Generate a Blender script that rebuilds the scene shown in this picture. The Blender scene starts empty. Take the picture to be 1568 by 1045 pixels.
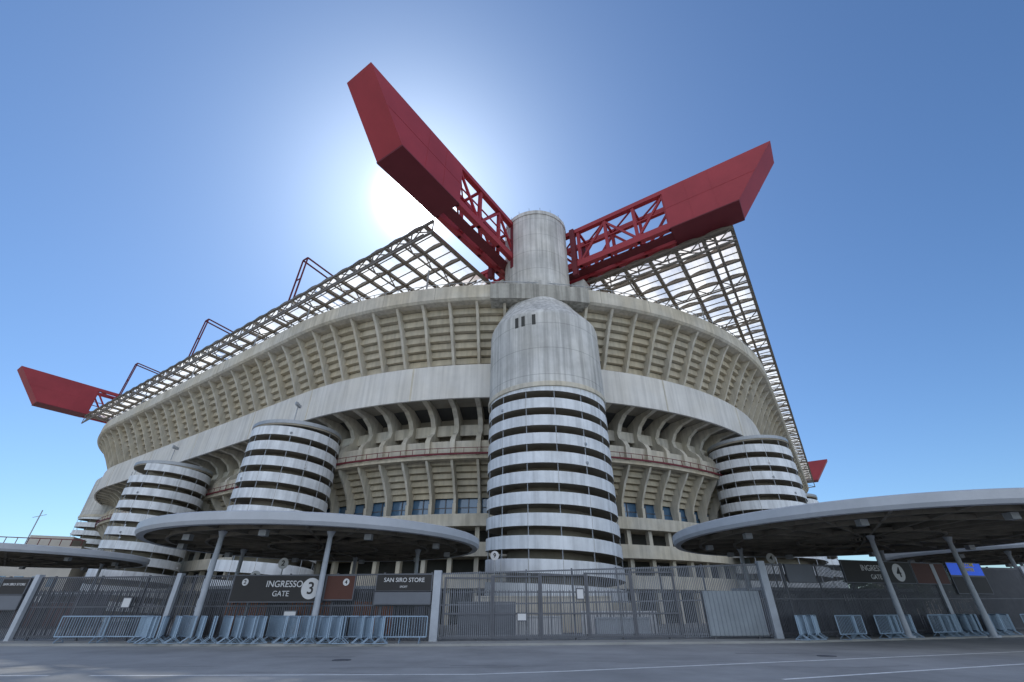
import bpy, math, random
from mathutils import Vector, Matrix
random.seed(7)
scene = bpy.context.scene
scene.view_settings.view_transform = 'Standard'
scene.view_settings.look = 'None'
scene.view_settings.exposure = 0

# ------------------------------------------------------------------ helpers
def newmat(name, col, rough=0.8, metal=0.0, var=0.0, vscale=1.0, stretch=(1,1,1), streak=0.0,
           joints=None, bump=0.0, spec=0.3, warm=0.0):
    m = bpy.data.materials.new(name); m.use_nodes = True
    nt = m.node_tree; N = nt.nodes; L = nt.links
    b = N['Principled BSDF']
    b.inputs['Roughness'].default_value = rough
    b.inputs['Metallic'].default_value = metal
    b.inputs['Specular IOR Level'].default_value = spec
    b.inputs['Base Color'].default_value = (*col, 1)
    if var == 0 and streak == 0: return m
    tc = N.new('ShaderNodeTexCoord')
    mp = N.new('ShaderNodeMapping'); mp.inputs['Scale'].default_value = stretch
    L.new(tc.outputs['Object'], mp.inputs['Vector'])
    nz = N.new('ShaderNodeTexNoise'); nz.inputs['Scale'].default_value = vscale
    nz.inputs['Detail'].default_value = 8; nz.inputs['Roughness'].default_value = 0.65
    L.new(mp.outputs['Vector'], nz.inputs['Vector'])
    mr = N.new('ShaderNodeMapRange')
    mr.inputs['From Min'].default_value = 0.3; mr.inputs['From Max'].default_value = 0.7
    mr.inputs['To Min'].default_value = 1 - var; mr.inputs['To Max'].default_value = 1 + var * 0.6
    L.new(nz.outputs['Fac'], mr.inputs['Value'])
    fac = mr.outputs['Result']
    if streak > 0:
        mp2 = N.new('ShaderNodeMapping'); mp2.inputs['Scale'].default_value = (1.6, 1.6, 0.07)
        L.new(tc.outputs['Object'], mp2.inputs['Vector'])
        n2 = N.new('ShaderNodeTexNoise'); n2.inputs['Scale'].default_value = 1.3
        n2.inputs['Detail'].default_value = 5
        L.new(mp2.outputs['Vector'], n2.inputs['Vector'])
        m2 = N.new('ShaderNodeMapRange')
        m2.inputs['From Min'].default_value = 0.35; m2.inputs['From Max'].default_value = 0.58
        m2.inputs['To Min'].default_value = 1 - streak; m2.inputs['To Max'].default_value = 1
        L.new(n2.outputs['Fac'], m2.inputs['Value'])
        mu = N.new('ShaderNodeMath'); mu.operation = 'MULTIPLY'
        L.new(fac, mu.inputs[0]); L.new(m2.outputs['Result'], mu.inputs[1]); fac = mu.outputs[0]
    if joints:
        sp = N.new('ShaderNodeSeparateXYZ'); L.new(tc.outputs['Object'], sp.inputs[0])
        d = N.new('ShaderNodeMath'); d.operation = 'DIVIDE'; d.inputs[1].default_value = joints
        L.new(sp.outputs['Z'], d.inputs[0])
        fr = N.new('ShaderNodeMath'); fr.operation = 'FRACT'; L.new(d.outputs[0], fr.inputs[0])
        lt = N.new('ShaderNodeMath'); lt.operation = 'LESS_THAN'; lt.inputs[1].default_value = 0.025
        L.new(fr.outputs[0], lt.inputs[0])
        ms = N.new('ShaderNodeMath'); ms.operation = 'MULTIPLY_ADD'
        ms.inputs[1].default_value = -0.28; ms.inputs[2].default_value = 1
        L.new(lt.outputs[0], ms.inputs[0])
        mu = N.new('ShaderNodeMath'); mu.operation = 'MULTIPLY'
        L.new(fac, mu.inputs[0]); L.new(ms.outputs[0], mu.inputs[1]); fac = mu.outputs[0]
    vm = N.new('ShaderNodeVectorMath'); vm.operation = 'SCALE'
    if warm > 0:   # warm weathering patches
        n4 = N.new('ShaderNodeTexNoise'); n4.inputs['Scale'].default_value = 0.23; n4.inputs['Detail'].default_value = 7
        L.new(tc.outputs['Object'], n4.inputs['Vector'])
        m4 = N.new('ShaderNodeMapRange'); m4.inputs['From Min'].default_value = .42; m4.inputs['From Max'].default_value = .62
        L.new(n4.outputs['Fac'], m4.inputs['Value'])
        mc = N.new('ShaderNodeMix'); mc.data_type = 'RGBA'
        mc.inputs['A'].default_value = (*col, 1); mc.inputs['B'].default_value = (col[0]*(1-.05*warm), col[1]*(1-.12*warm), col[2]*(1-.26*warm), 1)
        L.new(m4.outputs['Result'], mc.inputs['Factor']); L.new(mc.outputs['Result'], vm.inputs[0])
    else:
        vm.inputs[0].default_value = col
    L.new(fac, vm.inputs['Scale'])
    L.new(vm.outputs[0], b.inputs['Base Color'])
    if bump > 0:
        bp = N.new('ShaderNodeBump'); bp.inputs['Strength'].default_value = bump
        bp.inputs['Distance'].default_value = 0.05
        n3 = N.new('ShaderNodeTexNoise'); n3.inputs['Scale'].default_value = vscale * 12
        n3.inputs['Detail'].default_value = 6
        L.new(tc.outputs['Object'], n3.inputs['Vector'])
        L.new(n3.outputs['Fac'], bp.inputs['Height']); L.new(bp.outputs[0], b.inputs['Normal'])
    return m

CONC = newmat('concrete', (0.60, 0.56, 0.475), 0.85, var=0.2, vscale=0.35, streak=0.2, bump=0.2, warm=.45)
CONC_BAND = newmat('band_concrete', (0.68, 0.66, 0.62), 0.85, var=0.13, vscale=0.2, streak=0.16, warm=.2)
CONC_T = newmat('tower_concrete', (0.62, 0.615, 0.59), 0.85, var=0.24, vscale=0.3, streak=0.32, joints=3.1, bump=0.25, warm=.2)
CONC_S = newmat('stained_concrete', (0.42, 0.405, 0.36), 0.85, var=0.3, vscale=0.4, streak=0.4, bump=0.25)
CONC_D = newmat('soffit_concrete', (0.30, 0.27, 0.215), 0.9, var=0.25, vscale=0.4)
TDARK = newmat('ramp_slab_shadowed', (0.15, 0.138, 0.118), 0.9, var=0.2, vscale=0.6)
LOUV = newmat('stepped_concrete', (0.54, 0.485, 0.375), 0.85, var=0.18, vscale=0.5, streak=0.18, warm=.4)
WHITE = newmat('white_parapet_paint', (0.74, 0.765, 0.785), 0.7, var=0.17, vscale=0.5, streak=0.22)
WHITEP = newmat('white_paint', (0.7, 0.7, 0.7), 0.7, var=0.15, vscale=0.5)
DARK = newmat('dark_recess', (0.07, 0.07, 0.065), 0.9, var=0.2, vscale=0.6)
RED = newmat('red_steel_paint', (0.34, 0.04, 0.05), 0.5, var=0.18, vscale=0.15)
REDD = newmat('dark_red_steel', (0.14, 0.022, 0.03), 0.6, var=0.1, vscale=0.5)
STEEL = newmat('roof_steel', (0.20, 0.18, 0.155), 0.6, var=0.15, vscale=1)
GREYST = newmat('galvanised_steel', (0.36, 0.38, 0.40), 0.5, 0.3, var=0.15, vscale=2)
FENCEM = newmat('fence_paint', (0.115, 0.12, 0.135), 0.5, 0.2, var=0.15, vscale=2)
FENCEG = newmat('fence_gate_paint', (0.22, 0.235, 0.26), 0.5, 0.2, var=0.15, vscale=2)
POSTM = newmat('post_paint', (0.42, 0.45, 0.49), 0.6, var=0.15, vscale=1.5)
CANR = newmat('canopy_rim_metal', (0.44, 0.46, 0.49), 0.5, var=0.1, vscale=0.8)
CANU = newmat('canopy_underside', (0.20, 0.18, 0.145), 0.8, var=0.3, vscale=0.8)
BARR = newmat('barrier_metal', (0.32, 0.42, 0.52), 0.45, 0.3, var=0.1, vscale=3)
ASPH = newmat('asphalt', (0.32, 0.32, 0.315), 0.9, var=0.28, vscale=0.25, bump=0.5)
PAVE = newmat('pavement_concrete', (0.33, 0.33, 0.315), 0.9, var=0.2, vscale=0.5, bump=0.4)
PAINT = newmat('road_paint', (0.8, 0.8, 0.78), 0.8, var=0.25, vscale=2.5)
GRASSG = newmat('dry_ground', (0.13, 0.13, 0.11), 0.95, var=0.3, vscale=0.05)
SIGNB = newmat('sign_board_dark', (0.035, 0.033, 0.032), 0.6, var=0.1, vscale=1)
SIGNR = newmat('sign_board_brown', (0.09, 0.035, 0.025), 0.6, var=0.1, vscale=1)
SIGNW = newmat('sign_white', (0.62, 0.62, 0.62), 0.6, var=0.03, vscale=1)
SIGNG = newmat('sign_grey', (0.15, 0.16, 0.18), 0.6, var=0.1, vscale=1)
SHEET = newmat('gate_sheet_metal', (0.26, 0.29, 0.32), 0.5, 0.2, var=0.15, vscale=1)
ORANGE = newmat('kiosk_orange', (0.42, 0.13, 0.03), 0.7, var=0.2, vscale=1)
GLASS = newmat('window_glass', (0.08, 0.16, 0.26), 0.12, spec=0.9)
LEAF = newmat('foliage', (0.055, 0.085, 0.03), 0.9, var=0.5, vscale=0.6)
BUILD = newmat('render_wall', (0.5, 0.47, 0.42), 0.9, var=0.1, vscale=0.4)
BLUE = newmat('led_screen', (0.02, 0.08, 0.45), 0.4)
BLUE.node_tree.nodes['Principled BSDF'].inputs['Emission Color'].default_value = (0.02, 0.10, 0.8, 1)
BLUE.node_tree.nodes['Principled BSDF'].inputs['Emission Strength'].default_value = 0.4
YEL = newmat('led_yellow', (0.8, 0.6, 0.05), 0.5)

PANEL = bpy.data.materials.new('roof_polycarbonate'); PANEL.use_nodes = True
nt = PANEL.node_tree; nt.nodes.clear()
o = nt.nodes.new('ShaderNodeOutputMaterial'); tr = nt.nodes.new('ShaderNodeBsdfTransparent')
tl = nt.nodes.new('ShaderNodeBsdfTranslucent'); mx = nt.nodes.new('ShaderNodeMixShader')
tl.inputs[0].default_value = (0.74, 0.74, 0.70, 1); tr.inputs[0].default_value = (0.9, 0.92, 0.92, 1)
tcn = nt.nodes.new('ShaderNodeTexCoord'); nzn = nt.nodes.new('ShaderNodeTexNoise'); nzn.inputs['Scale'].default_value = 0.22
mrn = nt.nodes.new('ShaderNodeMapRange'); mrn.inputs['From Min'].default_value = .35; mrn.inputs['From Max'].default_value = .65
mrn.inputs['To Min'].default_value = 0.5; mrn.inputs['To Max'].default_value = 0.95
nt.links.new(tcn.outputs['Object'], nzn.inputs['Vector']); nt.links.new(nzn.outputs['Fac'], mrn.inputs['Value'])
nt.links.new(mrn.outputs['Result'], mx.inputs[0])
nt.links.new(tr.outputs[0], mx.inputs[1]); nt.links.new(tl.outputs[0], mx.inputs[2])
nt.links.new(mx.outputs[0], o.inputs[0])

class MB:
    def __init__(s): s.v = []; s.f = []; s.m = []; s.mats = []; s.cur = 0
    def mat(s, m):
        if m not in s.mats: s.mats.append(m)
        s.cur = s.mats.index(m); return s
    def add(s, vs, fs):
        o = len(s.v); s.v.extend(vs)
        for f in fs: s.f.append([i + o for i in f]); s.m.append(s.cur)
    def box(s, x0, x1, y0, y1, z0, z1):
        s.add([(x0,y0,z0),(x1,y0,z0),(x1,y1,z0),(x0,y1,z0),(x0,y0,z1),(x1,y0,z1),(x1,y1,z1),(x0,y1,z1)],
              [(0,3,2,1),(4,5,6,7),(0,1,5,4),(1,2,6,5),(2,3,7,6),(3,0,4,7)])
    def hexa(s, p):
        s.add(p, [(0,3,2,1),(4,5,6,7),(0,1,5,4),(1,2,6,5),(2,3,7,6),(3,0,4,7)])
    def bar(s, p, q, w, h=None):
        h = h or w
        p = Vector(p); q = Vector(q); d = q - p
        if d.length < 1e-5: return
        d.normalize()
        up = Vector((0,0,1)) if abs(d.z) < 0.95 else Vector((1,0,0))
        sx = d.cross(up).normalized() * (w/2); sz = d.cross(sx).normalized() * (h/2)
        vs = [tuple(p+sx*a+sz*b) for a,b in ((-1,-1),(1,-1),(1,1),(-1,1))] + \
             [tuple(q+sx*a+sz*b) for a,b in ((-1,-1),(1,-1),(1,1),(-1,1))]
        s.hexa(vs)
    def tube(s, p, q, r1, r2=None, n=12):
        r2 = r1 if r2 is None else r2
        p = Vector(p); q = Vector(q); d = (q-p).normalized()
        up = Vector((0,0,1)) if abs(d.z) < 0.95 else Vector((1,0,0))
        sx = d.cross(up).normalized(); sy = d.cross(sx).normalized()
        vs = []
        for c, r in ((p, r1), (q, r2)):
            for i in range(n):
                a = 2*math.pi*i/n; vs.append(tuple(c + sx*math.cos(a)*r + sy*math.sin(a)*r))
        fs = [(i,(i+1)%n,n+(i+1)%n,n+i) for i in range(n)] + [tuple(range(n))[::-1], tuple(range(n,2*n))]
        s.add(vs, fs)
    def loft(s, prof, n=96):
        vs = []; m = len(prof)
        for i in range(n):
            a = 2*math.pi*i/n; c, sn = math.cos(a), math.sin(a)
            for cx, cy, r, z in prof: vs.append((cx+r*c, cy+r*sn, z))
        fs = []
        for i in range(n):
            j = (i+1) % n
            for k in range(m-1): fs.append((i*m+k, j*m+k, j*m+k+1, i*m+k+1))
        s.add(vs, fs)
    def lathe(s, cx, cy, prof, n=64):
        s.loft([(cx,cy,r,z) for r,z in prof], n)
    def obj(s, name, parent=None, smooth=False):
        me = bpy.data.meshes.new(name); me.from_pydata(s.v, [], s.f)
        for m in s.mats: me.materials.append(m)
        me.polygons.foreach_set('material_index', s.m)
        if smooth: me.polygons.foreach_set('use_smooth', [True]*len(s.f))
        me.update()
        ob = bpy.data.objects.new(name, me); scene.collection.objects.link(ob)
        if parent: ob.parent = parent
        return ob
def empty(name, loc=(0,0,0), rz=0):
    e = bpy.data.objects.new(name, None); scene.collection.objects.link(e)
    e.location = loc; e.rotation_euler = (0,0,rz); return e
def text(name, body, size, loc, rot, mat, parent, bold=0.0):
    c = bpy.data.curves.new(name, 'FONT'); c.body = body; c.size = size; c.extrude = 0.01
    c.align_x = 'CENTER'; c.align_y = 'CENTER'; c.offset = bold
    ob = bpy.data.objects.new(name, c); scene.collection.objects.link(ob)
    ob.location = loc; ob.rotation_euler = rot; ob.data.materials.append(mat); ob.parent = parent
    return ob

# ------------------------------------------------------------------ stadium (local a,b,z)
ANG = math.atan2(0.832, 0.555)
ST = empty('football_stadium', (0,0,0), ANG)
A0, A1, B0, B1, RR = 27.0, 230.0, 0.9, 176.6, 55.0
def path():
    ca = [(A0+RR, B0+RR, math.pi), (A1-RR, B0+RR, 1.5*math.pi), (A1-RR, B1-RR, 0), (A0+RR, B1-RR, 0.5*math.pi)]
    arc = RR*math.pi/2
    la = (A1-A0-2*RR); lb = (B1-B0-2*RR)
    total = 4*arc + 2*la + 2*lb
    n = int(round(total/1.8)); n += n % 2
    st = total/n; out = []
    order = [('c',0),('l',la,(A0+RR,B0),(1,0),(0,-1)),('c',1),('l',lb,(A1,B0+RR),(0,1),(1,0)),
             ('c',2),('l',la,(A1-RR,B1),(-1,0),(0,1)),('c',3),('l',lb,(A0,B1-RR),(0,-1),(-1,0))]
    for i in range(n):
        s = i*st
        for o_ in order:
            ln = arc if o_[0]=='c' else o_[1]
            if s <= ln+1e-9: break
            s -= ln
        if o_[0]=='c':
            cx, cy, a = ca[o_[1]]; a += s/RR
            out.append((cx+RR*math.cos(a), cy+RR*math.sin(a), math.cos(a), math.sin(a)))
        else:
            out.append((o_[2][0]+o_[3][0]*s, o_[2][1]+o_[3][1]*s, o_[4][0], o_[4][1]))
    return out
P = path(); NP = len(P)
def sweep(mb, prof, closed=False):
    m = len(prof); vs = []
    for (a,b,na,nb) in P:
        for d,z in prof: vs.append((a-na*d, b-nb*d, z))
    fs = []
    kk = m if closed else m-1
    for i in range(NP):
        j = (i+1) % NP
        for k in range(kk):
            k2 = (k+1) % m
            fs.append((i*m+k, j*m+k, j*m+k2, i*m+k2))
    mb.add(vs, fs)
def fin(mb, i, poly, th):
    a,b,na,nb = P[i]; tx, ty = -nb*th/2, na*th/2; m = len(poly)
    vs = [(a-na*d+tx*s, b-nb*d+ty*s, z) for s in (-1,1) for d,z in poly]
    fs = [tuple(range(m)), tuple(range(2*m-1, m-1, -1))] + [(k,(k+1)%m,m+(k+1)%m,m+k) for k in range(m)]
    mb.add(vs, fs)

# rim
mb = MB().mat(CONC)
sweep(mb, [(0.3,34.85),(0,35.1),(0,37.0),(0.35,37.0),(0.35,36.2),(3.4,36.2),(3.4,34.85)], True)
mb.obj('rim_slab', ST)
mb = MB().mat(CONC_D)
for i in range(1,NP,4): fin(mb, i, [(-.004,35.12),(-.004,36.99),(.05,36.99),(.05,35.12)], .05)
mb.obj('rim_joints', ST)
mb = MB().mat(GREYST)
sweep(mb, [(.15,37.55),(.15,37.62),(.22,37.62),(.22,37.55)], True)
for i in range(NP): fin(mb, i, [(.15,37),(.15,37.6),(.22,37.6),(.22,37)], .06)
mb.obj('rim_rail', ST)
# upper flare: stepped underside of the third tier, curved in section
mb = MB().mat(LOUV)
def curve_d(f, d0, d1):
    return d0 + (d1-d0)*(f**1.15)
def stepped(d0,z0,d1,z1,n,lip=0.2):
    pr = []
    for k in range(n):
        f0, f1 = k/n, (k+1)/n
        da, db = curve_d(f0,d0,d1), curve_d(f1,d0,d1)
        za, zb = z0+(z1-z0)*f0, z0+(z1-z0)*f1
        pr += [(da,za),(da-0.02,zb-0.10),(da+lip,zb-0.10),(da+lip,zb-.001),(db,zb)]
    return pr
sweep(mb, stepped(5.9,27.6,1.3,34.84,8))
mb.obj('upper_tier_stepped_underside', ST)
mb = MB().mat(CONC)
poly = [(7.2,27.62),(5.15,27.62),(4.5,28.6),(3.55,30.3),(2.5,32.2),(1.45,33.8),(0.5,34.86),(2.0,34.86)]
for i in range(0,NP,2): fin(mb, i, poly, 0.34)
mb.obj('upper_ribs', ST)
# gallery band
mb = MB().mat(CONC_BAND)
sweep(mb, [(4.0,23.1),(4.0,27.6),(4.3,27.6),(7.4,27.63),(7.4,27.2),(4.3,27.2),(4.3,23.1)], True)
mb.obj('gallery_band', ST)
mb = MB().mat(CONC)
for i in range(1,NP,10): fin(mb, i, [(3.97,23.08),(3.97,27.62),(4.1,27.62),(4.1,23.08)], 0.2)
mb.obj('band_joint_cover', ST)
# soffit + bracket zone
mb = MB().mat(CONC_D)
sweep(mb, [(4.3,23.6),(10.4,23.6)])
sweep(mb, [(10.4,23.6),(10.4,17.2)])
mb.mat(CONC)
sweep(mb, [(7.6,17.25),(7.35,18.9),(7.65,18.9),(7.9,17.5)], True)
sweep(mb, [(9.2,20.2),(9.2,21.6),(9.5,21.6),(9.5,20.2)], True)
for i in range(0,NP,2):
    fin(mb, i, [(10.3,23.58),(4.4,23.58),(4.4,23.2),(6.6,22.9),(7.9,22.1),(8.5,21.1),(8.3,20.3),(7.4,19.6),(6.95,18.9),(7.0,17.4),(7.6,17.0),(10.3,17.0)], 0.6)
mb.obj('gallery_brackets', ST)
mb = MB().mat(REDD)
sweep(mb, [(6.5,17.02),(6.5,17.22),(6.7,17.22),(6.7,17.02)], True)
sweep(mb, [(6.45,17.75),(6.45,17.81),(6.51,17.81),(6.51,17.75)], True)
for i in range(0,NP): fin(mb, i, [(6.45,17.2),(6.45,17.8),(6.51,17.8),(6.51,17.2)], 0.05)
mb.obj('red_service_rail', ST)
# second tier flare
mb = MB().mat(LOUV)
sweep(mb, stepped(10.8,12.9,7.7,17.0,6,0.16))
sweep(mb, [(7.7,17.0),(6.8,17.0),(6.8,16.6),(7.6,16.55)])
mb.mat(CONC)
for i in range(0,NP,2):
    fin(mb, i, [(11,12.0),(9.9,12.0),(9.6,13.0),(8.6,14.7),(7.5,16.0),(6.9,16.98),(8.5,16.98),(11,14)], 0.3)
    fin(mb, i, [(10.6,9.9),(9.9,9.9),(9.7,12.1),(10.9,12.1)], 0.4)
mb.obj('second_tier_ribs', ST)
mb = MB().mat(GLASS)
sweep(mb, [(11.2,10.8),(11.2,12.9)])
mb.mat(FENCEM)
for i in range(1,NP,2): fin(mb, i, [(11.1,10.8),(11.1,12.9),(11.2,12.9),(11.2,10.8)], 0.12)
sweep(mb, [(11.15,11.8),(11.15,11.9),(11.25,11.9),(11.25,11.8)], True)
mb.obj('windows', ST)
# lower galleries
mb = MB().mat(CONC)
for z0,z1,d in ((9.4,10.7,8.4),(6.3,7.7,8.2),(3.3,4.6,8.6)):
    sweep(mb, [(d,z0),(d-0.1,z1),(d+0.2,z1),(d+0.3,z0+0.4),(12.2,z0+0.4),(12.2,z0)], True)
for i in range(0,NP,2): fin(mb, i, [(9.8,0),(9.2,0),(9.2,9.5),(9.8,9.5)], 0.5)
mb.obj('lower_galleries', ST)
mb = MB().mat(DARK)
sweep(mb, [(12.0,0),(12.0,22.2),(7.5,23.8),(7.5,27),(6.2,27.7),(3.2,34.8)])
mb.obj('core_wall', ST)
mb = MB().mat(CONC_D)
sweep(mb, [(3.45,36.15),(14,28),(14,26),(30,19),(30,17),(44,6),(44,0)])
mb.obj('seating_bowl', ST)

# ramp towers
def ramp_tower(name, ca, cb, R, ztop, cap=True, zstart=-1.5, phase=0.0, n=56):
    mb = MB().mat(WHITE)
    pitch = 1.78; Rc = R-2.0
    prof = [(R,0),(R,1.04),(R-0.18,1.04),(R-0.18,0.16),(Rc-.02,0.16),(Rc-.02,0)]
    turns = (ztop-zstart-1.04)/pitch; tot = int(turns*n); m = len(prof); vs = []
    for i in range(tot+1):
        a = -2*math.pi*i/n+phase; z = zstart+pitch*i/n
        for r,dz in prof: vs.append((ca+r*math.cos(a), cb+r*math.sin(a), z+dz))
    fs = []
    for i in range(tot):
        for k in range(m):
            k2 = (k+1)%m
            fs.append((i*m+k,(i+1)*m+k,(i+1)*m+k2,i*m+k2))
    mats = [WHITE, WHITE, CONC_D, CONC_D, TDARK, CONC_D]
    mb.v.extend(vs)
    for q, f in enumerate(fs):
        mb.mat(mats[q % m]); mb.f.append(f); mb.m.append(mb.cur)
    mb.mat(CONC_D); mb.lathe(ca, cb, [(Rc,0),(Rc,ztop)], 48)
    for i in range(0, tot, 4):
        a = -2*math.pi*i/n+phase; z = zstart+pitch*i/n
        if z+1.8 < ztop:
            mb.mat(GREYST)
            x, y = ca+(R-.1)*math.cos(a), cb+(R-.1)*math.sin(a)
            mb.bar((x,y,z+1.04),(x,y,z+1.78),0.06)
            if random.random() < .6:
                mb.mat(CONC_D)
                x, y = ca+(R-.008)*math.cos(a), cb+(R-.008)*math.sin(a)
                mb.bar((x,y,z+.03),(x,y,z+1.03),.03)
        if random.random() < .05:
            mb.mat(SIGNW if random.random() < .3 else GREYST); x, y = ca+(R+.02)*math.cos(a), cb+(R+.02)*math.sin(a)
            mb.box(x-.1,x+.1,y-.1,y+.1,z+.2,z+.42)
    if cap:
        mb.mat(CONC_D); mb.lathe(ca, cb, [(Rc,ztop-.3),(R-.02,ztop-.3),(R-.02,ztop-.1),(R+.03,ztop-.1)], 72)
        mb.mat(GREYST); mb.lathe(ca, cb, [(R+.03,ztop-.1),(R+.03,ztop+.32),(R-.25,ztop+.42),(0,ztop+.5)], 72)
    return mb.obj(name, ST)
TC = (40.3, 22.2)
HT = 51.3; RS = 4.6
def roof_tower(ca, cb, da, db, full=True):
    ramp_tower('ramp_tower', ca, cb, 6.4, 22.7, cap=False, phase=math.pi*1.2)
    mb = MB().mat(CONC_T)
    sa, sb = ca+da*3.6, cb+db*3.6
    mb.loft([(ca,cb,4.2,20.65),(ca,cb,6.42,20.65),(ca,cb,6.42,29.3),(ca+da*.1,cb+db*.1,6.36,29.7),
             (ca+da*2.6,cb+db*2.6,5.0,33.9),(ca+da*3.1,cb+db*3.1,4.7,35.2)], 96)
    mb.lathe(sa, sb, [(RS,30),(RS,HT-.8),(RS+.12,HT-.8),(RS+.12,HT-.15),(RS-.25,HT),(0,HT)], 80)
    mb.lathe(sa, sb, [(RS,36.3),(RS+.25,36.4),(RS+.25,38.0),(RS,38.1)], 80)
    for k in range(20):
        a = 2*math.pi*k/20
        mb.bar((sa+RS*math.cos(a), sb+RS*math.sin(a), 37),(sa+RS*math.cos(a), sb+RS*math.sin(a), HT-.8),0.035)
    for k in range(26):
        a = 2*math.pi*k/26
        mb.bar((ca+6.41*math.cos(a), cb+6.41*math.sin(a), 21),(ca+6.41*math.cos(a), cb+6.41*math.sin(a), 29.3),0.035)
    mb.mat(CONC); mb.lathe(ca, cb, [(6.2,20.3),(6.55,20.4),(6.55,20.85),(6.43,20.95)], 96)
    mb.lathe(ca, cb, [(7.3,0),(7.3,1.9),(7.15,1.9),(7.15,1.2),(6,1.2)], 96)
    return mb.obj('tower_shaft', ST), (sa, sb)
_, SC = roof_tower(*TC, .78, .62)
AM, BM = A0+A1, B0+B1
roof_tower(42.5, BM-26, .78, -.62)
roof_tower(AM-TC[0], TC[1], -.78, .62)
roof_tower(AM-TC[0], BM-TC[1], -.78, -.62)
mb = MB().mat(CONC_S)
near = [i for i in range(NP) if math.hypot(P[i][0]-TC[0], P[i][1]-TC[1]) < 7.2]
near.sort()
for q in range(len(near)-1):
    i, j = near[q], near[q]+1
    if j not in near: continue
    pts = []
    for (d,z) in ((-.35,34.6),(3.2,34.6),(3.2,36.9),(-.35,36.9)):
        for k in (i,j):
            a,b,na,nb = P[k]; pts.append((a-na*d,b-nb*d,z))
    p = pts
    mb.hexa([p[0],p[1],p[3],p[2],p[6],p[7],p[5],p[4]])
mb.obj('rim_at_tower', ST)
mb = MB().mat(DARK)
for k in (-.55,-.43,-.24):
    aw = math.radians(-90)+k - ANG
    zz0, zz1 = 27.8,29.1
    cx, cy = TC[0]+6.36*math.cos(aw), TC[1]+6.36*math.sin(aw)
    tx, ty = -math.sin(aw)*.2, math.cos(aw)*.2; nx, ny = math.cos(aw)*.1, math.sin(aw)*.1
    mb.hexa([(cx-tx-nx,cy-ty-ny,zz0),(cx+tx-nx,cy+ty-ny,zz0),(cx+tx+nx,cy+ty+ny,zz0),(cx-tx+nx,cy-ty+ny,zz0),
             (cx-tx-nx,cy-ty-ny,zz1),(cx+tx-nx,cy+ty-ny,zz1),(cx+tx+nx,cy+ty+ny,zz1),(cx-tx+nx,cy-ty+ny,zz1)])
mb.obj('slot_windows', ST)
mb = MB().mat(CONC_T)
mb.box(40.0,44.5,28.2,29.7,36.3,41.7)
mb.box(46.4,49.2,18.6,20.6,36.3,41.7)
mb.mat(REDD)
mb.box(47.2,48.4,21.8,23.2,48.5,52.0)
mb.mat(GREYST)
for k in range(18):
    a = 2*math.pi*k/18; mb.bar((SC[0]+RS*math.cos(a),SC[1]+RS*math.sin(a),HT-.2),(SC[0]+RS*math.cos(a),SC[1]+RS*math.sin(a),HT+.5),.05)
mb.tube((SC[0]+2.4,SC[1]-2.6,HT),(SC[0]+2.4,SC[1]-2.6,HT+2.6),.05)
mb.obj('shaft_bearing_blocks', ST)

for (a,b,zt,ph) in ((30,53,20.3,0),(29,84.5,20.2,1),(38,108,19.8,2),(69.9,6.2,20.9,.5),(110,5,20.4,0),(150,5,20.4,0)):
    ramp_tower('side_ramp_tower', a, b, 5.25, zt, phase=ph)

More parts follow.
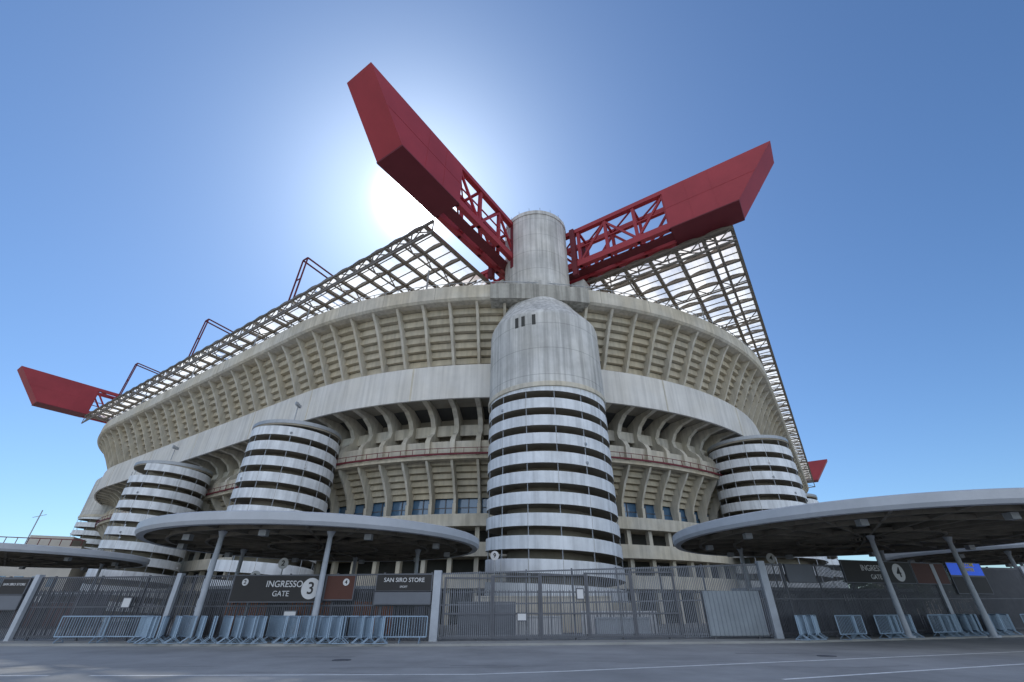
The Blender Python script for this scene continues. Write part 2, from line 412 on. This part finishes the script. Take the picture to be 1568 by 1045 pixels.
# main girders
GZ0, GZ1 = 43.4, 50.6
def girder(axis, c0, c1, mir):
    mb = MB().mat(RED)
    if axis == 'a':
        lo_t, lo_b, solid, start = 11.8, 17.6, 27.0, 39.0
        tot = AM
        W = lambda s,c,z: (s,c,z)
    else:
        lo_t, lo_b, solid, start = -8.0, -2.6, 5.6, 19.2
        tot = BM
        W = lambda s,c,z: (c,s,z)
    for side in (0,1):
        M = (lambda s: s) if side == 0 else (lambda s: tot - s)
        mb.mat(RED)
        mb.hexa([W(M(lo_b),c0,GZ0),W(M(lo_b),c1,GZ0),W(M(solid),c1,GZ0),W(M(solid),c0,GZ0),
                 W(M(lo_t),c0,GZ1),W(M(lo_t),c1,GZ1),W(M(solid),c1,GZ1),W(M(solid),c0,GZ1)])
        mb.mat(REDD)
        mb.hexa([W(M(lo_b-.05),c0-.04,GZ0-.05),W(M(lo_b-.05),c1+.04,GZ0-.05),W(M(solid),c1+.04,GZ0-.05),W(M(solid),c0-.04,GZ0-.05),
                 W(M(lo_b-.12),c0-.04,GZ0+.1),W(M(lo_b-.12),c1+.04,GZ0+.1),W(M(solid),c1+.04,GZ0+.1),W(M(solid),c0-.04,GZ0+.1)])
        s = solid-3.0
        mb.mat(RED)
        while s > lo_b+1:
            for c in (c0-.008, c1+.008): mb.bar(W(M(s),c,GZ0+.1),W(M(s),c,GZ1-.05),.03)
            s -= 3.0
        for c in (c0-.008, c1+.008): mb.bar(W(M(lo_b+.3-3.1),c,GZ0+3.6),W(M(solid),c,GZ0+3.6),.03)
    s0, s1 = solid, tot-solid
    n = int(round((s1-s0)/4.3)); st = (s1-s0)/n
    mb.mat(RED)
    for c in (c0+.35, c1-.35):
        mb.bar(W(s0,c,GZ1-.35), W(s1,c,GZ1-.35), .7, .7)
        mb.bar(W(s0,c,GZ0+.5), W(s1,c,GZ0+.5), .7, 1.0)
        for k in range(n+1):
            s = s0+k*st
            mb.bar(W(s,c,GZ0), W(s,c,GZ1-.4), .42)
            if k < n:
                za, zb = (GZ0+.8, GZ1-.8) if k%2 else (GZ1-.8, GZ0+.8)
                mb.bar(W(s,c,za), W(s+st,c,zb), .3)
                mb.bar(W(s,c,GZ0+3.6), W(s+st,c,GZ0+3.6), .16)
    for k in range(n+1):
        s = s0+k*st
        for z in (GZ0+.6, GZ1-.5): mb.bar(W(s,c0+.45,z), W(s,c1-.45,z), .32)
        if k < n:
            for z in (GZ0+.6, GZ1-.5): mb.bar(W(s,c0+.45,z), W(s+st,c1-.45,z), .2)
    mb.mat(REDD)
    mb.bar(W(s0,(c0+c1)/2,GZ0+.2), W(s1,(c0+c1)/2,GZ0+.2), 1.4, .12)
    for side in (0,1):
        M = (lambda s: s) if side == 0 else (lambda s: tot - s)
        mb.mat(REDD)
        for c in (c0+.02, c1-.02):
            mb.bar(W(M(start),c,GZ0-1.6), W(M(start),c,GZ1), .7)
    return mb.obj('roof_girder', ST)
girder('a', 25.7, 29.6, 0); girder('a', BM-29.6, BM-25.7, 0)
girder('b', 45.2, 49.0, 0); girder('b', AM-49.0, AM-45.2, 0)

# roof lattice
RA0, RA1, RB0, RB1, RZ = 27.0, AM-27.0, -1.0, BM+1.0, 42.9
def inside(a, b):
    a = min(a, AM-a); b = min(b, BM-b)
    if a < 49.2 and b < 29.8: return False
    if a > 78 and b > 52: return False
    return a >= RA0-.01 and b >= RB0-.01
bay = 3.6
na_ = int(round((RA1-RA0)/bay)); nb_ = int(round((RB1-RB0)/bay)); sa_ = (RA1-RA0)/na_; sb_ = (RB1-RB0)/nb_
pan = MB().mat(PANEL); lat = MB().mat(STEEL); K = 4; RISE = 0.42
def vz(t): return RZ + RISE*math.sin(math.pi*t)
for i in range(na_):
    for j in range(nb_):
        ac, bc = RA0+(i+.5)*sa_, RB0+(j+.5)*sb_
        if not inside(ac, bc): continue
        a, b = RA0+i*sa_, RB0+j*sb_
        for k in range(K):
            t0, t1 = k/K, (k+1)/K
            pan.add([(a,b+t0*sb_,vz(t0)+.06),(a+sa_,b+t0*sb_,vz(t0)+.06),(a+sa_,b+t1*sb_,vz(t1)+.06),(a,b+t1*sb_,vz(t1)+.06)],[(0,1,2,3)])
            lat.bar((a,b+t0*sb_,vz(t0)),(a,b+t1*sb_,vz(t1)),.18)
        if not inside(ac+sa_, bc):
            for k in range(K):
                t0, t1 = k/K, (k+1)/K
                lat.bar((a+sa_,b+t0*sb_,vz(t0)),(a+sa_,b+t1*sb_,vz(t1)),.18)
        lat.bar((a,b,RZ),(a+sa_,b,RZ),.46,.42)
        if not inside(ac, bc+sb_): lat.bar((a,b+sb_,RZ),(a+sa_,b+sb_,RZ),.46,.42)
        lat.bar((a,b,RZ-.02),(a,b+sb_,RZ-.02),.32)
        lat.bar((a+sa_/2,b,RZ+.02),(a+sa_/2,b+sb_,RZ+.02),.12)
        if j % 2 == 0:
            zl = RZ-1.5
            lat.bar((a,b,zl),(a+sa_,b,zl),.18)
            lat.bar((a,b,RZ),(a+sa_/2,b,zl),.12); lat.bar((a+sa_/2,b,zl),(a+sa_,b,RZ),.12)
        if i % 3 == 0:
            zl = RZ-1.5
            lat.bar((a,b,zl),(a,b+sb_,zl),.18)
            lat.bar((a,b,RZ),(a,b+sb_/2,zl),.12); lat.bar((a,b+sb_/2,zl),(a,b+sb_,RZ),.12)
pan.obj('roof_panels', ST); lat.obj('roof_lattice', ST)
mb = MB().mat(STEEL)
def edge_truss(p, q, step=3.6, depth=1.9):
    p = Vector(p); q = Vector(q); n = max(1,int((q-p).length/step)); d = (q-p)/n; dn = Vector((0,0,-depth))
    mb.bar(p, q, .32); mb.bar(p+dn, q+dn, .25)
    for k in range(n+1):
        mb.bar(p+d*k, p+d*k+dn, .14)
        if k < n: mb.bar(p+d*k+dn, p+d*(k+1), .12)
for b_ in (RB0, RB1): edge_truss((49.2,b_,RZ),(AM-49.2,b_,RZ))
for b_ in (RB0+2.2, RB1-2.2): edge_truss((49.2,b_,RZ-.3),(AM-49.2,b_,RZ-.3))
for a_ in (RA0, RA1): edge_truss((a_,29.8,RZ),(a_,BM-29.8,RZ))
for a_ in (49.2, AM-49.2):
    edge_truss((a_,RB0,RZ),(a_,24,RZ)); edge_truss((a_,BM-24,RZ),(a_,RB1,RZ))
mb.obj('roof_edge_truss', ST)
mb = MB().mat(GREYST)
for i in range(0, NP, 12):
    a,b,na,nb = P[i]
    if inside(a-na*1.5, b-nb*1.5):
        mb.bar((a-na*1.2,b-nb*1.2,36.2),(a-na*1.2,b-nb*1.2,41.2),.16)
mb.obj('roof_props', ST)
for b_ in (59.4, 92.5, 126.5):
    mb = MB().mat(REDD)
    for db in (-.0, 1.3):
        y = b_+db
        for (p,q) in (((27,y,RZ),(27.2,y,51.8)),((27.2,y,51.8),(34,y,51.2)),((34,y,51.2),(60,y,49.5))):
            mb.bar(p,q,.2)
        mb.bar((RA1,y,RZ),(RA1,y,51.8),.2)
    mb.bar((27.2,b_,51.8),(27.2,b_+1.3,51.8),.2)
    mb.bar((27.1,b_,47.3),(27.1,b_+1.3,47.3),.15)
    mb.obj('red_portal_frame', ST)
mb = MB().mat(GREYST)
for (a,b) in ((27,49.5),(26.5,80.5)):
    mb.tube((a,b,20.8),(a,b,22.6),.06); mb.bar((a-.5,b-.4,22.5),(a+.5,b+.4,22.7),.12)
    for s in (-1,0,1): mb.box(a+.4*s-.15,a+.4*s+.15,b+.3*s-.12,b+.3*s+.12,22.6,22.95)
mb.obj('tower_floodlights', ST)

# ------------------------------------------------------------------ ground
mb = MB().mat(GRASSG); S = 3000
mb.add([(-S,-S,-.004),(S,-S,-.004),(S,S,-.004),(-S,S,-.004)],[(0,1,2,3)]); mb.obj('ground')
mb = MB().mat(ASPH); mb.add([(-160,-120,0),(160,-120,0),(160,200,0),(-160,200,0)],[(0,1,2,3)]); mb.obj('road')
mb = MB().mat(PAVE)
FP = [(-48,28.6,3.05),(-26.4,27.4,3.0),(-3.9,27.2,3.2),(15,29.5,3.85),(48,40,4.2)]
for k in range(len(FP)-1):
    (x0,y0,_),(x1,y1,_) = FP[k], FP[k+1]
    mb.hexa([(x0,y0-1.9,0.0),(x1,y1-1.9,0.0),(x1,y1+4,0.0),(x0,y0+4,0.0),(x0,y0-1.9,.1),(x1,y1-1.9,.1),(x1,y1+4,.1),(x0,y0+4,.1)])
mb.obj('pavement')
def stripe(pts, w, name):
    mb = MB().mat(PAINT)
    for k in range(len(pts)-1):
        p = Vector((*pts[k],.004)); q = Vector((*pts[k+1],.004)); d = (q-p).normalized(); n = Vector((-d.y,d.x,0))*w/2
        mb.add([tuple(p-n),tuple(q-n),tuple(q+n),tuple(p+n)],[(0,1,2,3)])
    return mb.obj(name)
stripe([(-11.5,14.9),(-1,15.2),(1.6,15.9),(22.4,22.8),(60,35)], .15, 'road_marking')
stripe([(7,14.2),(16,17.5),(50,29)], .15, 'road_marking')
stripe([(-14,14.9),(-12.6,14.9)], .14, 'road_marking')
mb = MB().mat(newmat('tar_patch',(.25,.25,.25),.85,var=.2,vscale=2))
for (x,y,w_,h_) in ((-9,20,3,.35),(9,21.5,4,.3),(-2,17.2,2.2,.25)):
    mb.add([(x,y,.004),(x+w_,y,.004),(x+w_*1.05,y+h_,.004),(x+.05,y+h_,.004)],[(0,1,2,3)])
mb.obj('asphalt_patch')
mb = MB().mat(FENCEM)
for (x,y) in ((-6,19),(12,20.5)): mb.tube((x,y,.001),(x,y,.012),.33,n=28)
mb.obj('manhole_cover')
mb = MB().mat(DARK)
for q in range(7):
    x, y = random.uniform(-16,14), random.uniform(15,23); a = random.uniform(-.35,.35)
    for k in range(16):
        a += random.uniform(-.25,.25); l = random.uniform(.25,.5); x2, y2 = x+l*math.cos(a), y+l*math.sin(a)
        n_ = Vector((-math.sin(a),math.cos(a),0))*.01
        zc = .006+.0005*q
        mb.add([(x-n_.x,y-n_.y,zc),(x2-n_.x,y2-n_.y,zc),(x2+n_.x,y2+n_.y,zc),(x+n_.x,y+n_.y,zc)],[(0,1,2,3)]); x, y = x2, y2
mb.obj('asphalt_cracks')

# ------------------------------------------------------------------ fence
def fence_xyz(s):
    for k in range(len(FP)-1):
        if FP[k][0] <= s <= FP[k+1][0]:
            f = (s-FP[k][0])/(FP[k+1][0]-FP[k][0]); a, b = FP[k], FP[k+1]
            return a[1]+(b[1]-a[1])*f, a[2]+(b[2]-a[2])*f
    return FP[-1][1], FP[-1][2]
FE = empty('metal_fence')
mb = MB().mat(FENCEM)
x = -48
while x < 48:
    mb.mat(FENCEG if -3.9 < x < 15 else FENCEM)
    y, h = fence_xyz(x); r_ = .017 if -3.9 < x < 15 else .019
    mb.box(x-r_,x+r_,y-r_,y+r_,.18,h); x += .105
mb.mat(FENCEM)
for k in range(len(FP)-1):
    (x0,y0,h0),(x1,y1,h1) = FP[k], FP[k+1]
    for fz in (.06,.5,.97): mb.bar((x0,y0+.03,.12+h0*fz*.98),(x1,y1+.03,.12+h1*fz*.98),.07)
mb.obj('pickets', FE)
mb = MB().mat(FENCEM)
x = -46
while x < 48:
    y, h = fence_xyz(x); mb.box(x-.04,x+.04,y+.02,y+.12,.1,h+.05); x += 2.6
mb.obj('posts', FE)
mb = MB().mat(POSTM)
for x in (-26.0,-18.2,-4.05,14.9,28.8,38):
    y, h = fence_xyz(x); w_ = .2 if x in (-4.05,14.9) else .12
    mb.box(x-w_,x+w_,y-.22,y+.12,.1,h+.12)
mb.mat(SHEET)
mb.hexa([(10.9,29.02-.14,.25),(14.3,29.4-.1,.25),(14.3,29.46-.1,.25),(10.9,29.06-.14,.25),(10.9,29.02-.14,2.4),(14.3,29.4-.1,2.4),(14.3,29.46-.1,2.4),(10.9,29.06-.14,2.4)])
for k in range(14):
    xx = 11.0+k*.25; yy = 28.88+(xx-10.9)*.124-.015; mb.bar((xx,yy,.26),(xx,yy,2.39),.05)
mb.obj('gate_pillars_and_sheet', FE)
mb = MB().mat(FENCEM)
for x0 in (-3.6,-1.0,1.6,4.2,6.8):
    for xx in (x0, x0+2.5):
        y,h = fence_xyz(xx); mb.bar((xx,y-.06,.2),(xx,y-.06,h-.2),.09)
    ya,h = fence_xyz(x0); yb,_ = fence_xyz(x0+2.5)
    for zz in (.25,1.3,h-.25): mb.bar((x0,ya-.06,zz),(x0+2.5,yb-.06,zz),.08)
mb.obj('gate_leaves', FE)

IN = empty('inner_fence'); mb = MB().mat(FENCEM)
x = -30
while x < 34:
    y = 31.5+max(0,x-10)*.3; mb.box(x-.02,x+.02,y-.02,y+.02,.1,2.5); x += .2
mb.bar((-30,31.5,2.4),(10,31.5,2.4),.07); mb.bar((10,31.5,2.4),(34,38.7,2.4),.07)
mb.obj('bars', IN)
for (x0,x1,y,h,m) in ((-3,3.2,33,1.05,WHITEP),(4.6,9.5,34,1.3,WHITEP),(-3.2,0.2,30.4,1.8,SIGNG),(5,8.2,31,1.0,POSTM),(-2.6,7,36,2.2,CONC)):
    mb = MB().mat(m); mb.box(x0,x1,y,y+.25,.1,h); mb.box(x0-.05,x1+.05,y-.05,y+.3,h,h+.08)
    for k in range(int((x1-x0)/1.2)): mb.box(x0+k*1.2,x0+k*1.2+.1,y-.06,y,.1,h)
    mb.obj('low_wall')

def kiosk(cx, cy, w, m, rz=0):
    K_ = empty('turnstile_kiosk', (cx,cy,0), rz)
    mb = MB().mat(SIGNG); mb.box(-w/2,w/2,0,2.5,.1,2.6); mb.mat(CANR); mb.box(-w/2-.2,w/2+.2,-.3,2.7,2.6,2.78)
    n = int(w/1.3)
    for k in range(n):
        x0 = -w/2+.2+k*(w-.4)/n
        mb.mat(m if k%3 else DARK); mb.box(x0+.08,x0+(w-.4)/n-.08,-.06,-.003,.15,1.9)
        mb.mat(SIGNW if k%4==1 else DARK); mb.box(x0+.12,x0+(w-.4)/n-.12,-.05,-.003,2.0,2.45)
    mb.obj('body', K_)
kiosk(-13,33,14,ORANGE); kiosk(24,37,14,SIGNG,.3); kiosk(-44,46,12,SIGNR,-.2)

# ------------------------------------------------------------------ canopies
def canopy(cx, cy, R, z, poles, zb=0):
    C = empty('entrance_canopy', (cx,cy,0)); mb = MB().mat(CANR)
    mb.lathe(0,0,[(R-.5,z-.28),(R-.12,z-.28),(R,z-.1),(R,z+.28),(R-.1,z+.34),(R-.6,z+.36),(1,z+.7),(0,z+.7)],96)
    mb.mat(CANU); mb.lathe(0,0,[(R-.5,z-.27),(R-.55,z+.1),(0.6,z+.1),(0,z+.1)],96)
    for k in range(24):
        a = 2*math.pi*k/24
        mb.bar((1*math.cos(a),1*math.sin(a),z-.08),((R-.4)*math.cos(a),(R-.4)*math.sin(a),z-.1),.16,.34)
    for r in (R*.33,R*.66,R*.85):
        for k in range(48):
            a, b = 2*math.pi*k/48, 2*math.pi*(k+1)/48
            mb.bar((r*math.cos(a),r*math.sin(a),z-.2),(r*math.cos(b),r*math.sin(b),z-.2),.16,.24)
    mb.mat(GREYST)
    for k in range(10):
        a = k*.63+.3; mb.box(R*.8*math.cos(a)-.2,R*.8*math.cos(a)+.2,R*.8*math.sin(a)-.2,R*.8*math.sin(a)+.2,z-.6,z-.3)
    mb.obj('disc', C)
    mb = MB().mat(POSTM)
    for (px,py) in poles:
        px -= cx; py -= cy
        mb.tube((px,py,.1),(px,py,z-.2),.17,.13,14); mb.tube((px,py,.1),(px,py,.2),.3,.3,14)
        mb.tube((px,py,z-.55),(px,py,z-.25),.13,.24,14)
    mb.obj('poles', C)
canopy(-13.5,34.7,11.1,5.5,[(-16.3,26.7),(-10.2,26.7),(-7,36),(-20,36),(-13.5,42)])
canopy(23.5,31.6,12.2,5.7,[(22.6,30.0),(28.0,30.6),(17.5,37),(29,38)])
canopy(-52,50,12,6.0,[(-47,43),(-55,42),(-46,55),(-58,55)])
canopy(47,44.5,11,5.8,[(41,40),(50,38),(42,50),(52,50)])

# ------------------------------------------------------------------ signs
def board(name, x0, x1, y, z0, z1, mat, rz=0):
    E = empty(name, ((x0+x1)/2, y, (z0+z1)/2), rz); w, h = x1-x0, z1-z0
    mb = MB().mat(mat); mb.box(-w/2,w/2,-.04,.04,-h/2,h/2)
    mb.mat(FENCEM)
    mb.box(-w/2-.04,w/2+.04,-.05,.05,h/2,h/2+.05); mb.box(-w/2-.04,w/2+.04,-.05,.05,-h/2-.05,-h/2)
    mb.box(-w/2-.05,-w/2,-.05,.05,-h/2,h/2); mb.box(w/2,w/2+.05,-.05,.05,-h/2,h/2)
    mb.obj('panel', E); return E
RX = (math.pi/2,0,0)
def gdisc(e, x, z, r, n_):
    mb = MB().mat(SIGNW); mb.tube((x,-.042,z),(x,-.055,z),r,n=40); mb.obj('disc', e)
    text('num',n_,r*1.6,(x,-.066,z-.02*r),RX,SIGNB,e,.012*r)
e = board('entrance_sign',-15.0,-10.1,27.0,1.85,3.05,SIGNB)
text('text','INGRESSO',.43,(.3,-.05,.2),RX,SIGNW,e,.002); text('text_small','GATE',.36,(.2,-.05,-.25),RX,SIGNW,e,.0)
gdisc(e,-1.85,.3,.17,'2'); gdisc(e,1.75,0,.5,'3')
e = board('entrance_sign',-10.0,-8.5,27.0,1.95,3.05,SIGNR); gdisc(e,.3,.25,.17,'4')
e = board('store_sign',-7.3,-4.35,27.0,2.35,3.1,SIGNB); text('text','SAN SIRO STORE',.29,(0,-.05,.12),RX,SIGNW,e,.002); text('text_small','SPORT',.14,(0,-.05,-.2),RX,SIGNW,e)
board('store_panel',-7.3,-4.35,27.0,1.75,2.28,SIGNG)
e = board('store_sign',-27.8,-26.4,27.3,2.2,2.9,SIGNB); text('text','SAN SIRO STORE',.16,(0,-.05,.1),RX,SIGNW,e)
board('store_panel',-27.8,-26.4,27.3,1.5,2.12,SIGNG)
def fy(x): return fence_xyz(x)[0]-.12
rz = math.atan2(10.5,33); c_, s_ = math.cos(rz), math.sin(rz)
def boardr(name, x0, x1, z0, z1, mat):
    xm = (x0+x1)/2; L = (x1-x0)/c_
    return board(name, xm-L/2, xm+L/2, fy(xm), z0, z1, mat, rz)
e = boardr('entrance_sign',21.0,26.8,2.95,4.15,SIGNB); text('text','INGRESSO',.48,(-.4,-.05,.2),RX,SIGNW,e,.002); text('text_small','GATE',.38,(-.4,-.05,-.3),RX,SIGNW,e,.0)
gdisc(e,1.75,0,.52,'4')
e = boardr('entrance_sign',26.95,29.9,2.95,4.15,SIGNR)
e = boardr('led_sign',30.3,33.6,3.5,4.25,BLUE); text('text','WELCOME\nCENTER',.3,(.3,-.05,.12),RX,YEL,e,.004)
boardr('store_panel',30.3,33.6,2.4,3.4,SIGNB)
boardr('store_panel',16.6,18.6,2.9,3.8,SIGNG)
board('notice_sign',3.6,3.95,28.0,2.0,2.45,SIGNW)
board('notice_sign',.3,.75,27.5,1.0,1.3,SIGNW)
board('notice_sign',-11.9,-11.3,26.95,.9,1.4,SIGNW)
board('notice_sign',-20.6,-20.2,27.0,1.6,2.0,SIGNW)
for (x,y,z,n_) in ((-14.7,31.5,4.0,'2'),(-1.3,36.5,4.9,'9'),(18.6,35,4.6,'4'),(-15.8,30.5,3.2,'3')):
    e = empty('gate_number_sign',(x,y,z)); mb = MB().mat(SIGNW); mb.tube((0,0,0),(0,-.05,0),.32,n=32)
    mb.mat(GREYST); mb.bar((0,.03,-z+.1),(0,.03,0),.06); mb.obj('disc', e)
    text('num', n_, .42, (0,-.06,0), RX, SIGNB, e, .01)

# ------------------------------------------------------------------ crowd barriers
bm_ = MB().mat(BARR)
L_ = 2.2
bm_.tube((-L_/2,0,.25),(-L_/2,0,1.1),.028,n=8); bm_.tube((L_/2,0,.25),(L_/2,0,1.1),.028,n=8)
bm_.tube((-L_/2,0,1.1),(L_/2,0,1.1),.028,n=8); bm_.tube((-L_/2,0,.25),(L_/2,0,.25),.028,n=8)
for k in range(1,18): x = -L_/2+L_*k/18; bm_.tube((x,0,.25),(x,0,1.1),.011,n=5)
for s in (-.8,.8):
    bm_.tube((s,-.32,.02),(s,0,.26),.02,n=6); bm_.tube((s,.32,.02),(s,0,.26),.02,n=6); bm_.tube((s,-.32,.02),(s,.32,.02),.02,n=6)
first = bm_.obj('crowd_barrier'); me = first.data
def barrier(x, y, rz, ob=None, z=.1):
    if ob is None:
        ob = bpy.data.objects.new('crowd_barrier', me); scene.collection.objects.link(ob)
    ob.location = (x,y,z); ob.rotation_euler = (0,0,rz)
barrier(-21.3,25.9,.1,first)
barrier(-19.4,26.1,-.05)
x = -18.4
while x < -6.4:
    rr = math.radians(random.uniform(118,140) if x < -9 else random.uniform(105,122))
    barrier(x, 26.0+random.uniform(-.15,.15), rr); barrier(x+.07, 26.0+random.uniform(-.15,.15), rr); x += random.uniform(.4,.8)
for x in (-8.4,-6.3,-5.3): barrier(x,25.7+random.uniform(-.1,.1),random.uniform(-.1,.1))
x = 15.8
while x < 32:
    y = fence_xyz(x)[0]-1.2
    rr = math.radians(random.uniform(48,62)); barrier(x, y, rr); barrier(x+.08, y, rr); x += random.uniform(.35,.7)
    if random.random() < .16: barrier(x+1.3, y-.3, .35+random.uniform(-.1,.1)); x += 2.2

# ------------------------------------------------------------------ surroundings
bd = empty('office_building',(-93,94,0),.4)
mb = MB().mat(BUILD); mb.box(-7,7,0,14,0,12); mb.mat(REDD)
for k in range(9): mb.box(-6.9+k*1.7,-6.8+k*1.7,0,.1,12,13.2)
mb.box(-7,7,0,.1,13.1,13.25); mb.mat(BUILD); mb.box(-3,4,3,10,12,14)
mb.mat(GLASS)
for f in range(3):
    for k in range(5): mb.box(-6.2+k*2.6,-4.8+k*2.6,-.05,-.003,1.5+f*3.4,3.2+f*3.4)
mb.mat(GREYST); mb.tube((-4,5,12),(-4,5,19),.1); mb.bar((-5,5,17.5),(-3,5,18.2),.1)
mb.obj('walls', bd)
for (x,y,w,h,rz_) in ((150,170,40,9,.4),(215,190,50,13,.1),(-210,190,60,12,-.3)):
    b_ = empty('apartment_building',(x,y,0),rz_); mb = MB().mat(BUILD); mb.box(-w/2,w/2,0,14,0,h); mb.box(-w/2-.3,w/2+.3,-.3,14.3,h,h+.5)
    mb.mat(GLASS)
    for f in range(int(h/3)):
        for k in range(int(w/3)): mb.box(-w/2+.8+k*3,-w/2+2.2+k*3,-.05,-.003,1+f*3,2.6+f*3)
    mb.obj('walls', b_)
mb = MB().mat(LEAF)
for k in range(60):
    az = math.radians(random.choice([random.uniform(34,60), random.uniform(-65,-44)]))
    D = random.uniform(120,170); cx, cy = D*math.sin(az), D*math.cos(az); hh = random.uniform(5,9)
    mb.tube((cx,cy,0),(cx,cy,hh*.5),.3,.15,6)
    for q in range(150):
        v = Vector((random.gauss(0,1),random.gauss(0,1),random.gauss(0,.8))); v = v.normalized()*random.uniform(.4,1)**.5
        c = Vector((cx,cy,hh*.62)) + Vector((v.x*hh*.42,v.y*hh*.42,v.z*hh*.38)); r = random.uniform(.25,.6)
        u = Vector((random.uniform(-1,1),random.uniform(-1,1),random.uniform(-1,1))).normalized(); w = u.orthogonal().normalized()
        mb.add([tuple(c+u*r),tuple(c+w*r),tuple(c-u*r),tuple(c-w*r)],[(0,1,2,3)])
mb.obj('distant_trees')
e = empty('floodlight_mast',(62,70,0)); mb = MB().mat(GREYST); mb.tube((0,0,0),(0,0,10),.14,.08,8); mb.bar((-.7,0,10),(.7,0,10),.12)
for s in (-.5,0,.5): mb.box(s-.18,s+.18,-.15,.15,10.05,10.45)
mb.obj('mast', e)

# ------------------------------------------------------------------ light
AZ, EL = math.radians(-17.3), math.radians(47.9)
sd = Vector((math.sin(AZ)*math.cos(EL), math.cos(AZ)*math.cos(EL), math.sin(EL)))
sl = bpy.data.lights.new('sun','SUN'); sl.energy = 5.0; sl.angle = math.radians(.5); sl.color = (1,.95,.87)
so = bpy.data.objects.new('sun', sl); scene.collection.objects.link(so); so.rotation_euler = sd.to_track_quat('Z','Y').to_euler(); so.location = (0,0,100)
w = bpy.data.worlds.new('World'); scene.world = w; w.use_nodes = True
nt = w.node_tree; N = nt.nodes; L = nt.links; N.clear()
out = N.new('ShaderNodeOutputWorld'); bg = N.new('ShaderNodeBackground'); bg.inputs[1].default_value = .14
sky = N.new('ShaderNodeTexSky'); sky.sky_type = 'NISHITA'; sky.sun_disc = False
sky.sun_elevation = EL; sky.sun_rotation = AZ; sky.air_density = 1.0; sky.dust_density = .55; sky.ozone_density = 2.5
tint = N.new('ShaderNodeVectorMath'); tint.operation = 'MULTIPLY'; tint.inputs[1].default_value = (.62,.82,1.0)
L.new(sky.outputs[0], tint.inputs[0]); L.new(tint.outputs[0], bg.inputs[0])
tc = N.new('ShaderNodeTexCoord'); vm = N.new('ShaderNodeVectorMath'); vm.operation = 'DOT_PRODUCT'; vm.inputs[1].default_value = sd
nrm = N.new('ShaderNodeVectorMath'); nrm.operation = 'NORMALIZE'
L.new(tc.outputs['Generated'], nrm.inputs[0]); L.new(nrm.outputs[0], vm.inputs[0])
mxx = N.new('ShaderNodeMath'); mxx.operation = 'MAXIMUM'; mxx.inputs[1].default_value = 0; L.new(vm.outputs['Value'], mxx.inputs[0])
def pw(e, s):
    p = N.new('ShaderNodeMath'); p.operation = 'POWER'; p.inputs[1].default_value = e; L.new(mxx.outputs[0], p.inputs[0])
    m = N.new('ShaderNodeMath'); m.operation = 'MULTIPLY'; m.inputs[1].default_value = s; L.new(p.outputs[0], m.inputs[0]); return m
a1, a2, a3 = pw(900, 12.0), pw(55, .15), pw(5, .035)
ad0 = N.new('ShaderNodeMath'); L.new(a1.outputs[0], ad0.inputs[0]); L.new(a2.outputs[0], ad0.inputs[1])
ad = N.new('ShaderNodeMath'); L.new(ad0.outputs[0], ad.inputs[0]); L.new(a3.outputs[0], ad.inputs[1])
ds = N.new('ShaderNodeVectorMath'); ds.operation = 'DOT_PRODUCT'; ds.inputs[1].default_value = (.1,-1,.15)  # added bright haze behind the camera, invented as fill for the shaded facades
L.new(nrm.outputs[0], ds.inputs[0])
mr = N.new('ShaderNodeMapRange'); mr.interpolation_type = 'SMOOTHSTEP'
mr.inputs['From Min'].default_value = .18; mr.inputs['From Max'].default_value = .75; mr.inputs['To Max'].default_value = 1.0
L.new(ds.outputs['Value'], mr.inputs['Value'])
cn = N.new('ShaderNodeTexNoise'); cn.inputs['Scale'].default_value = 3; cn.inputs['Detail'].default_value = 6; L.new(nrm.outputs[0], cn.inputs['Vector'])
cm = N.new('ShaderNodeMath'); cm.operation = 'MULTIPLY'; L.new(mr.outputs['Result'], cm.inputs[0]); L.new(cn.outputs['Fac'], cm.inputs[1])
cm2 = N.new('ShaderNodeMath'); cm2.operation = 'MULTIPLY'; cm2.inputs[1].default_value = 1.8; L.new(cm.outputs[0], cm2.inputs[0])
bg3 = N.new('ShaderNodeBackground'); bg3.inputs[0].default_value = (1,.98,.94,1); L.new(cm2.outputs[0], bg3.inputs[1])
bg2 = N.new('ShaderNodeBackground'); bg2.inputs[0].default_value = (1,.98,.95,1); L.new(ad.outputs[0], bg2.inputs[1])
ash = N.new('ShaderNodeAddShader'); L.new(bg.outputs[0], ash.inputs[0]); L.new(bg2.outputs[0], ash.inputs[1])
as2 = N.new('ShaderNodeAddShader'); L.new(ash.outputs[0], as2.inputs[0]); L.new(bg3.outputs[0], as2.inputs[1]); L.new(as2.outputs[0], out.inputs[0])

# ------------------------------------------------------------------ camera
cam = bpy.data.cameras.new('camera'); co = bpy.data.objects.new('camera', cam); scene.collection.objects.link(co)
cam.sensor_width = 36; cam.lens = 670/1568*36; cam.clip_end = 6000; cam.clip_start = .1
co.location = (0,0,1.6); co.rotation_euler = (math.radians(90+31.3),0,0)
scene.camera = co
